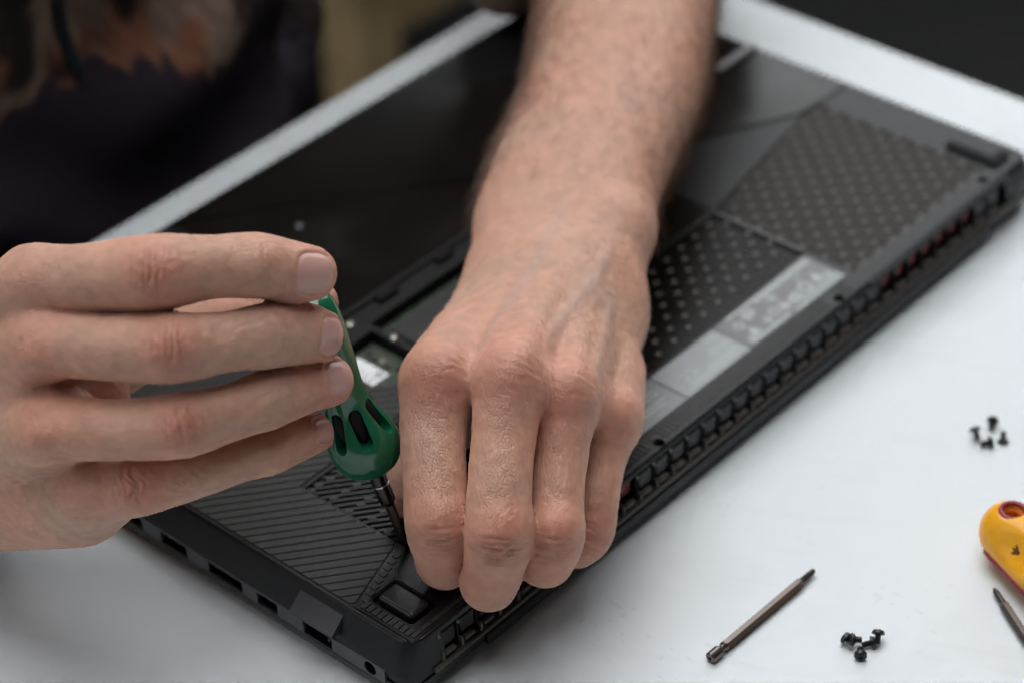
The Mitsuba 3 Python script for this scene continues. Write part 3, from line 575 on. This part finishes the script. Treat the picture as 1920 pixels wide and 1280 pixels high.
R3 = np.stack([ys, -yd, yz], 1)
t = np.arange(48) * 2 * math.pi / 48
def ring_torus(c, R, r, m, key):
    prof_ = [(R + r * math.cos(a), r * math.sin(a)) for a in np.linspace(0, 2 * math.pi, 13)[:-1]]
    v_ = np.array([[x * math.cos(a), x * math.sin(a), z] for a in t for x, z in prof_]); f_ = []
    for i in range(48):
        for j in range(12):
            a_, b_, c_, d_ = i * 12 + j, ((i + 1) % 48) * 12 + j, ((i + 1) % 48) * 12 + (j + 1) % 12, i * 12 + (j + 1) % 12
            f_ += [[a_, b_, c_], [a_, c_, d_]]
    put(key, trimesh.Trimesh(v_ + c, f_, process=False), m, True)
ring_torus(yc - yd * .0005 + yz * .0093, .0041, .0009, 'maroon_plastic', 'handle__hole_ring')
ring_torus(yc - yd * .0005 + yz * .0065, .0037, .0009, 'orange_plastic', 'handle__hole_lining')
# maroon side inlays following the grip's surface
for sgn in (-1, 1):
    line = np.array([yc + yd * u_ + ys * sgn * .020 - yz * .009 for u_ in np.linspace(-.004, .08, 40)])
    for _ in range(3): line = project(yellow_sdf, line)
    put('handle__inlay', tube(line, np.r_[.0004, .0008, np.full(36, .0011), .0008, .0004], 10), 'maroon_plastic', True)
# small dark emblem in the dent
en = ys * ESIDE + yz * .5
c0 = project(yellow_sdf, np.array([yc + yd * .012 + en * .010]))[0]
pet = unary_union([affinity.rotate(affinity.translate(affinity.scale(Point(0, 0).buffer(.0010), .5, 1.3), 0, .0014), a_, origin=(0, 0)) for a_ in (-40, 0, 40)] + [Point(0, 0).buffer(.0008)])
em = prism(pet, -.0010, .00025); em.vertices = em.vertices @ np.stack([np.cross(-yd, en), -yd, en], 0) + c0
put('handle__emblem', em, 'emblem_ink')


def hand_sdf(fingers, palm, arms, thumb, bumps, kp):
    sp = {n: spline(c, 4) for n, c in fingers.items()}
    segs = {n: seg_arrays([(p, q) for p, q in zip(c[:-1], c[1:])]) for n, c in sp.items()}
    boxes = {n: (c[:, :3].min(0) - .026, c[:, :3].max(0) + .026) for n, c in sp.items()}
    ps = seg_arrays(palm); asg = [seg_arrays([(p, q) for p, q in zip(c[:-1], c[1:])]) for c in (spline(a, 4) for a in arms)]
    def core(P):
        D = seg_dist(P, ps); d = D[:, 0]
        for j in range(1, D.shape[1]): d = smin(d, D[:, j], kp)
        e = None
        for a in asg:
            q = seg_dist(P, a).min(1); e = q if e is None else smin(e, q, .016)
        return smin(d, e, .016)
    def one(P, extras):
        c = core(P); out = None
        for n, ss in segs.items():
            lo, hi = boxes[n]; m = ((P > lo) & (P < hi)).all(1); d = np.full(len(P), .05)
            if m.any():
                Q = P[m]; dd = seg_dist(Q, ss).min(1)
                for who, ctr, r, k in bumps:
                    if who == n: dd = smin(dd, np.linalg.norm(Q - ctr, axis=1) - r, k)
                d[m] = dd
            e = smin(c, d, .009 if n == thumb else .0065)
            out = e if out is None else smin(out, e, .0009)
        for who, ctr, r, k in bumps:
            if who == 'palm': out = smin(out, np.linalg.norm(P - ctr, axis=1) - r, k)
        if extras:
            for S, k in sdf.ridge_segs: out = smin(out, seg_dist(P, S).min(1), k)
        return out
    def sdf(P, extras=True): return chunked(lambda Q: one(Q, extras), P)
    sdf.ridges, sdf.ridge_segs = [], []; sdf.spline = sp; sdf.core = core
    return sdf
def add_ridge(sdf, r):
    sdf.ridges.append(r); w = np.c_[r[0], np.full(len(r[0]), r[1])]; sdf.ridge_segs.append((seg_arrays(list(zip(w[:-1], w[1:]))), r[2]))
def cam_dir(p): d = CAM - np.asarray(p); return d / np.linalg.norm(d)
def bump_at(who, ctrl, i, off, r, k, extra=(0, 0, 0)):
    c = np.array(ctrl[i][:3]); return (who, c + cam_dir(c) * off + np.array(extra), r, k)
LF, RF = LEFT_FINGERS, RIGHT_FINGERS
lb = []
for n, i in (('index', 1), ('middle', 1), ('ring', 1), ('pinky', 1)):
    r = LF[n][i][3]; lb.append(bump_at('palm', LF[n], i, r * .55, r * .66, .0085, (-.0005, 0, .0035)))
for n, i in (('index', 4), ('middle', 4), ('ring', 4), ('pinky', 4)):
    r = LF[n][i][3]; lb.append(bump_at(n, LF[n], i, r * .48, r * .70, .0045, (0, 0, .001)))
lb.append(('palm', np.array(ULNA), .0080, .014))
left = hand_sdf(LF, LEFT_PALM, LEFT_ARM, 'thumb', lb, .0105)
rb = []
for n, i in (('index', 1), ('middle', 1), ('ring', 1), ('pinky', 1)):
    r = RF[n][i][3]; rb.append(bump_at('palm', RF[n], i, r * .40, r * .72, .007))
for n, i in (('index', 3), ('middle', 3), ('ring', 3), ('pinky', 2), ('index', 5), ('middle', 5), ('ring', 5), ('pinky', 5)):
    r = RF[n][i][3]; rb.append(bump_at(n, RF[n], i, r * .46, r * .72, .005))
right = hand_sdf(RF, RIGHT_PALM, RIGHT_ARM, 'thumb', rb, .010)
def ridge(sdf, way, r, sink, k, n=9):
    c = spline(np.c_[np.array(way), np.zeros(len(way))], max(2, n // len(way)))[:, :3]
    c = c + np.array([cam_dir(p) for p in c]) * .03
    # walk towards the surface from the camera's side
    for _ in range(60):
        d = sdf(c, False); c = c - np.array([cam_dir(p) for p in c]) * np.maximum(d, 0)[:, None] * .8
    g = gradient(lambda P: sdf(P, False), c)
    fade = np.abs(np.linspace(-1, 1, len(c))) ** 5 * .0022
    return (c - g * (r + sink + fade)[:, None], r, k)
for way, r, sink, k in LEFT_RIDGES: add_ridge(left, ridge(left, way, r, sink, k))
for way, r, sink, k in RIGHT_RIDGES: add_ridge(right, ridge(right, way, r, sink, k))

def finger_frames(sdf, n, i):
    """Point, axis towards the tip and dorsal direction at control point i of a finger."""
    c = np.array((LF if sdf is left else RF)[n])[:, :3]
    a = c[min(i + 1, len(c) - 1)] - c[i - 1]; a /= np.linalg.norm(a)
    d = cam_dir(c[i]); d = d - a * (d @ a); d /= np.linalg.norm(d)
    return c[i], a, d
def crease_field(v, nrm, joints):
    """Depth of the skin folds over finger joints (metres, negative is inwards)."""
    out = np.zeros(len(v))
    for c, a, d, rad, depth, offs in joints:
        q = v - c; s = q @ a; b = np.cross(a, d); l = q @ b; near = (np.linalg.norm(q, axis=1) < 2.4 * rad) & (nrm @ d > 0.0)
        if not near.any(): continue
        s, l, w = s[near], l[near], np.clip(nrm[near] @ d, 0, 1)
        wob = (meshkit.noise(np.c_[l * 260, s * 90, np.full(len(l), c[0] * 900)], 3) - .5) * .0022
        e = np.zeros(len(s))
        for j, o in enumerate(offs):
            curve = o * (1 - .55 * (l / rad) ** 2)
            e -= depth * (1.0 if j % 2 == 0 else .65) * np.exp(-((s + wob * (.4 + .6 * (j % 3)) - curve) / .00050) ** 2) * np.exp(-(l / (rad * (.75 if j % 2 == 0 else .5))) ** 4)
        e += .22 * depth * np.exp(-(s / (rad * .5)) ** 2) * (meshkit.noise(np.c_[l * 500, s * 700, l * 0], 5) - .5) * 2
        out[near] += e * w
    return out
def skin(sdf, lo, hi, h, joints, red, veins, nails, seed, hairless=None):
    v, f = polygonise(sdf, lo, hi, h)
    n = vertex_normals(v, f)
    disp = crease_field(v, n, joints)
    # loose skin relief
    disp += (meshkit.fbm(v * 210, 3, seed) - .5) * .00045
    lines = meshkit.noise(np.c_[v @ np.array([900., 200, 100]), v @ np.array([-150., 420, 60]), v @ np.array([30., -90, 500])], seed + 4)
    disp += (lines - .5) * .00016
    v = v + n * disp[:, None]
    base = np.array([0.515, 0.283, 0.203])
    m = meshkit.fbm(v * 95, 3, seed + 1)[:, None]; m2 = meshkit.fbm(v * 330, 2, seed + 2)[:, None]; m3_ = meshkit.fbm(v * 40, 2, seed + 3)[:, None]
    col = base * (1 + .22 * (m - .5) + .30 * (m2 - .5)) + np.array([.05, -.02, -.025]) * (m3_ - .5) * 1.9
    for c, r, amt in red:
        w = np.exp(-(np.linalg.norm(v - np.asarray(c), axis=1) / r) ** 2)[:, None] * amt
        col = col * (1 - w) + np.array([0.50, 0.165, 0.115]) * w
    for pts, r in veins:
        d = np.minimum.reduce([capsule(v, p, q, 0, 0) for p, q in zip(pts[:-1], pts[1:])])
        w = (.45 * np.exp(-(d / (r * 1.3)) ** 2))[:, None]; col = col * (1 - w) + np.array([.38, .29, .265]) * w
    spots = meshkit.noise(v * 520, seed + 9); w = (np.clip((spots - .86) / .1, 0, 1) * .22 * (meshkit.noise(v * 60, seed + 8) > .45))[:, None]
    col = col * (1 - w) + np.array([.36, .19, .12]) * w
    cr = np.clip(-crease_field(v - n * disp[:, None], n, joints) / .0006, 0, 1)[:, None] * .50  # shade inside the folds, put into the skin colour
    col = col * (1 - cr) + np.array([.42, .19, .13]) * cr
    for c, a, d, wn, ln in nails:      # paler, pinker skin round the nails
        w = np.exp(-(np.linalg.norm(v - c, axis=1) / (wn * 1.0)) ** 2)[:, None] * .35
        col = col * (1 - w) + np.array([.58, .26, .20]) * w
    return v, f, np.clip(col, 0, 1)
def joint_list(sdf, F, spec):
    out = []
    for n, i, depth, offs in spec:
        c, a, d = finger_frames(sdf, n, i); out.append((c, a, d, F[n][i][3], depth, offs))
    return out
PIP = (0, -.0022, .0021, -.0042, .0040, .0058)
lj = joint_list(left, LF, [('index', 4, .00090, PIP), ('middle', 4, .00125, PIP), ('ring', 4, .00100, PIP), ('pinky', 4, .00080, PIP),
                           ('index', 1, .00035, (.004, .007, .010, .013)), ('middle', 1, .00035, (.003, .006, .009, .012)), ('ring', 1, .00035, (.003, .006, .009))])
rj = joint_list(right, RF, [('index', 3, .00090, PIP), ('middle', 3, .00080, PIP), ('ring', 3, .00090, PIP), ('pinky', 2, .00090, PIP),
                            ('index', 5, .00035, (0, .0016, -.0015)), ('middle', 5, .00035, (0, .0016, -.0015)), ('ring', 5, .00035, (0, .0016)), ('pinky', 5, .00035, (0, .0016)),
                            ('index', 1, .00012, (.002, .005, .008)), ('ring', 1, .00014, (.002, .005, .008))])
def front(F, n, i, k=1.0): c = np.array(F[n][i][:3]); return c + cam_dir(c) * F[n][i][3] * k
lred = [(front(LF, n, 1), .0085, a) for n, a in (('index', .90), ('middle', .85), ('ring', .70), ('pinky', .55))] + [(front(LF, n, 4), .008, a) for n, a in (('index', .60), ('middle', .70), ('ring', .60), ('pinky', .55))]
lred += [(front(LF, 'index', 6), .011, .25), (front(LF, 'middle', 6), .011, .30), (front(LF, 'ring', 6), .011, .25), (front(LF, 'pinky', 5), .009, .25)]
rred = [(front(RF, n, i), .0080, .70) for n, i in (('index', 3), ('middle', 3), ('ring', 3), ('pinky', 2))] + [(front(RF, n, 1), .009, .35) for n in ('index', 'middle', 'ring', 'pinky')]
rred += [(np.array(RF[n][-1][:3]), .011, .45) for n in ('index', 'middle', 'ring', 'pinky', 'thumb')]
lv = [(r[0] + gradient(lambda P: left(P, False), r[0]) * r[1], .0016) for r in left.ridges[2:]]
lv_, lf_, lc_ = skin(left, (-.012, -.045, .012), (.400, .240, .140), .00085, lj, lred, lv, [], 11)
NAILS = {}
def nail_frame(F, n, sideways=0.0, back=.0075):
    c = np.array(F[n])[:, :3]; a = c[-1] - c[-2]; a /= np.linalg.norm(a)
    tip_ = c[-1] + a * F[n][-1][3]
    ctr = tip_ - a * back; d = cam_dir(ctr); d = d - a * (d @ a); d /= np.linalg.norm(d)
    b = np.cross(a, d); d = d * math.cos(sideways) + b * math.sin(sideways)
    return ctr, a, d
nails = []
for n, sw, back, wn, ln in NAIL_SPEC:
    c, a, d = nail_frame(RF, n, sw, back); nails.append((n, c, a, d, wn, ln))
right_plain = right
def right_nailed(P, extras=True):
    d0 = right_plain(P, extras)
    for n, c, a, d, wn, ln in nails:      # a shallow bed for the nail with a fold of skin round it
        q = P - c; u, s, t_ = q @ np.cross(a, d), q @ a, q @ d
        e = (np.abs(u) / (wn / 2)) ** 3 + (np.abs(s) / (ln / 2)) ** 3
        rr = e ** (1 / 3.)
        w = (t_ > 0) * (np.linalg.norm(q, axis=1) < .016)
        d0 = d0 + w * (.00034 * np.clip((1.06 - rr) / .14, 0, 1) - .00048 * np.exp(-((rr - 1.17) / .12) ** 2) * (s < ln * .34))
    return d0
rv_, rf_, rc_ = skin(right_nailed, (-.185, .020, .020), (.040, .400, .175), .0008, rj, rred, [], [x[1:] for x in nails], 31)
labels['person'] = {'label': 'person in a dark jacket with bare forearms working on the laptop', 'category': 'person'}
# one body: forearms and hands in fine detail, upper arms and trunk below the clothes
SH_L, SH_R = np.array([.300, .440, .380]), np.array([-.090, .450, .380])
EL_L, EL_R = np.array([.372, .2079, .082]), np.array([-.16, .39, .11])
def trunk_sdf(P):
    q = (P - np.array([.105, .47, .05])) / np.array([.150, .090, .42])
    d = (np.linalg.norm(q, axis=1) - 1) * .09
    d = smin(d, capsule(P, SH_L, SH_R, .05, .05), .05)
    d = smin(d, capsule(P, EL_L, SH_L, .032, .045), .02); d = smin(d, capsule(P, EL_R, SH_R, .034, .045), .02)
    d = smin(d, capsule(P, EL_L, np.array([.3400, .1850, .0795]), .032, .027), .01)
    d = smin(d, capsule(P, np.array([.105, .46, .40]), np.array([.105, .43, .50]), .055, .05), .04)
    return d
tv, tf = polygonise(trunk_sdf, (-.25, .13, -.42), (.46, .62, .56), .006, 2)
V = np.vstack([lv_, rv_, tv]); Fc = np.vstack([lf_, rf_ + len(lv_), tf + len(lv_) + len(rv_)]); C = np.vstack([lc_, rc_, np.tile([[.56, .34, .25]], (len(tv), 1))])
put('person__body', trimesh.Trimesh(V, Fc, process=False), 'skin', True, color=C, label='bare forearms and hands, one hand a fist pressed on the laptop, the other holding the screwdriver')
# nails
for n, c, a, d, wn, ln in nails:
    b = np.cross(a, d); nu, ns = 15, 15; pts, sink = [], []
    for i in range(ns):
        for j in range(nu):
            u, s = 2 * j / (nu - 1) - 1, 2 * i / (ns - 1) - 1
            k_ = (abs(u) ** 3.2 + abs(s) ** 3.2) ** (1 / 3.2); m_ = max(abs(u), abs(s)); sc = (m_ / k_) if k_ > 1e-6 else 1
            pts.append(c + b * (u * sc * wn / 2) + a * (s * sc * ln / 2) + d * .016); sink.append(m_)
    pts, sink = np.array(pts), np.array(sink)
    for _ in range(30): pts = pts - d * (np.clip(right_plain(pts), -.004, .004) * .85)[:, None]
    pts = pts + d * (.00012 - .00055 * np.clip((sink - .80) / .20, 0, 1) ** 2)[:, None]
    idx = np.arange(nu * ns).reshape(ns, nu); qd = np.stack([idx[:-1, :-1], idx[:-1, 1:], idx[1:, 1:], idx[1:, :-1]], -1).reshape(-1, 4)
    ff_ = np.vstack([qd[:, [0, 1, 2]], qd[:, [0, 2, 3]]])
    if (np.cross(pts[ff_[:, 1]] - pts[ff_[:, 0]], pts[ff_[:, 2]] - pts[ff_[:, 0]]).sum(0) @ d) < 0: ff_ = ff_[:, ::-1]
    put('person__finger_nail', trimesh.Trimesh(pts, ff_, process=False), 'nail', True)
# hair on the forearm and fingers
ln_ = vertex_normals(lv_, lf_)
arm_a, arm_b = np.array([.1551, .0697, .0634]), np.array([.3722, .2079, .0819]); arm_dir = (arm_b - arm_a) / np.linalg.norm(arm_b - arm_a)
along = (lv_ - arm_a) @ arm_dir
def strands(v, n, count, weight, length, flow, r, seed, curl=.5):
    g = np.random.default_rng(seed); p = np.clip(weight, 0, None); pick = g.choice(len(v), count, p=p / p.sum()); out_v, out_f, at = [], [], 0
    for i in pick:
        nn = n[i]; fl = flow + g.normal(0, .35, 3); fl -= nn * (fl @ nn); fl /= np.linalg.norm(fl) + 1e-9
        L_ = length * g.uniform(.5, 1.15); up_ = nn * g.uniform(.10, .65); p0 = v[i] - nn * .0002; pts = [p0]
        bend = np.cross(nn, fl) * g.normal(0, curl)
        for k_ in range(1, 6):
            t_ = k_ / 5; d_ = fl * (.55 + .7 * t_) + up_ * (1 - .85 * t_) + bend * t_; pts.append(pts[-1] + d_ / np.linalg.norm(d_) * L_ / 5)
        m_ = tube(pts, np.array([1, 1, .95, .8, .6, .25]) * r, 3); out_v.append(m_.vertices); out_f.append(m_.faces + at); at += len(m_.vertices)
    return trimesh.Trimesh(np.vstack(out_v), np.vstack(out_f), process=False)
side = np.cross(arm_dir, [0, 0, 1]); side /= np.linalg.norm(side)
w_arm = np.clip((along - .004) / .05, 0, 1) * (along < .24) * (.10 + .9 * np.clip(ln_ @ -side, 0, 1) ** 1.5 + .5 * np.clip(ln_ @ side, 0, 1) ** 3) * (ln_[:, 2] > -.5)
put('person__arm_hair', strands(lv_, ln_, 5600, w_arm, .0125, -arm_dir * .8 + np.array([0, 0, -.35]), .000062, 5), 'hair', kind='stuff', label='sparse reddish hair on the forearm')
w_f = np.zeros(len(lv_))
for n, i0 in (('index', 3), ('middle', 3), ('ring', 3), ('pinky', 3)):
    w_f += np.exp(-(np.linalg.norm(lv_ - front(LF, n, i0), axis=1) / .008) ** 2)
w_f += .16 * (along > -.08) * (along < .0) * (ln_[:, 2] > .1)
put('person__hand_hair', strands(lv_, ln_, 240, w_f, .0048, np.array([-.4, -.6, -.6]), .000022, 6), 'hair_fair', kind='stuff', label='fine fair hair on the back of the fist')
# jacket
def jacket_sdf(P):
    q = (P - np.array([.085, .47, .05])) / np.array([.275, .160, .60])
    d = (np.linalg.norm(q, axis=1) - 1) * .14
    d = smin(d, capsule(P, SH_L, SH_R, .075, .075), .06)
    d = smin(d, capsule(P, EL_L + np.array([.004, .004, .0]), SH_L, .052, .070), .03)
    d = smin(d, capsule(P, np.array([-.098, .262, .072]), EL_R, .040, .056), .02); d = smin(d, capsule(P, EL_R, SH_R, .056, .072), .03)
    d = smin(d, capsule(P, EL_L, np.array([0.3211, 0.2323, 0.0385]), .050, .022), .02)
    folds = .010 * np.sin(P[:, 2] * 62 + 7 * np.sin(P[:, 0] * 9) + P[:, 1] * 20) * np.sin(P[:, 0] * 23 + P[:, 2] * 9)
    folds += .009 * (meshkit.fbm(P * np.array([16, 16, 9]), 3, 21) - .5)
    return d + folds
jv, jf = polygonise(jacket_sdf, (-.30, .17, -.62), (.50, .72, .52), .006, 2)
put('person__jacket', trimesh.Trimesh(jv, jf, process=False), 'jacket_cloth', True, label='dark jacket with a ragged brown and rust print on the chest')
def on_jacket(pts):
    P_ = np.array(pts, float)
    for _ in range(80): P_[:, 1] += np.clip(jacket_sdf(P_), -.01, .01) * .7
    return P_
cord = on_jacket([(CORD[0][0] + (CORD[1][0] - CORD[0][0]) * t_, .25, CORD[0][1] + (CORD[1][1] - CORD[0][1]) * t_) for t_ in np.linspace(0, 1, 20)])
put('person__jacket__cord', tube(cord - [0, .002, 0], .0030, 8), 'cord_cloth', True, label='dark cord hanging down the jacket front')
put('person__trousers', trimesh.util.concatenate([tube([(x0, .52, -.30), (x0 + .01, .30, -.25), (x1, .06, -.25), (x1, .02, -.40), (x1, .05, FLOOR + .05)], [.10, .085, .068, .06, .05], 20) for x0, x1 in ((.00, -.03), (.20, .24))]), 'trouser_cloth', True)
# ------------------------------------------------------------------ a wooden chair farther back
labels['chair'] = {'label': 'tan wooden chair standing far behind the table, blurred beside the person', 'category': 'chair'}
for lx in (.868, 1.24):
    put('chair__leg', cube(lx, lx + .052, .93, .98, FLOOR, -.41, .004), 'tan_fabric')
    put('chair__leg', cube(lx, lx + .052, 1.33, 1.38, FLOOR, -.41, .004), 'tan_fabric')
put('chair__rail', cube(.92, 1.24, .94, .97, -.52, -.44, .003), 'tan_fabric')
put('chair__seat', soft_block(.85, 1.31, .91, 1.40, -.41, -.37, .012), 'tan_fabric', 40)
put('chair__backrest', soft_block(.86, 1.30, 1.36, 1.40, -.36, .02, .012), 'tan_fabric', 40)
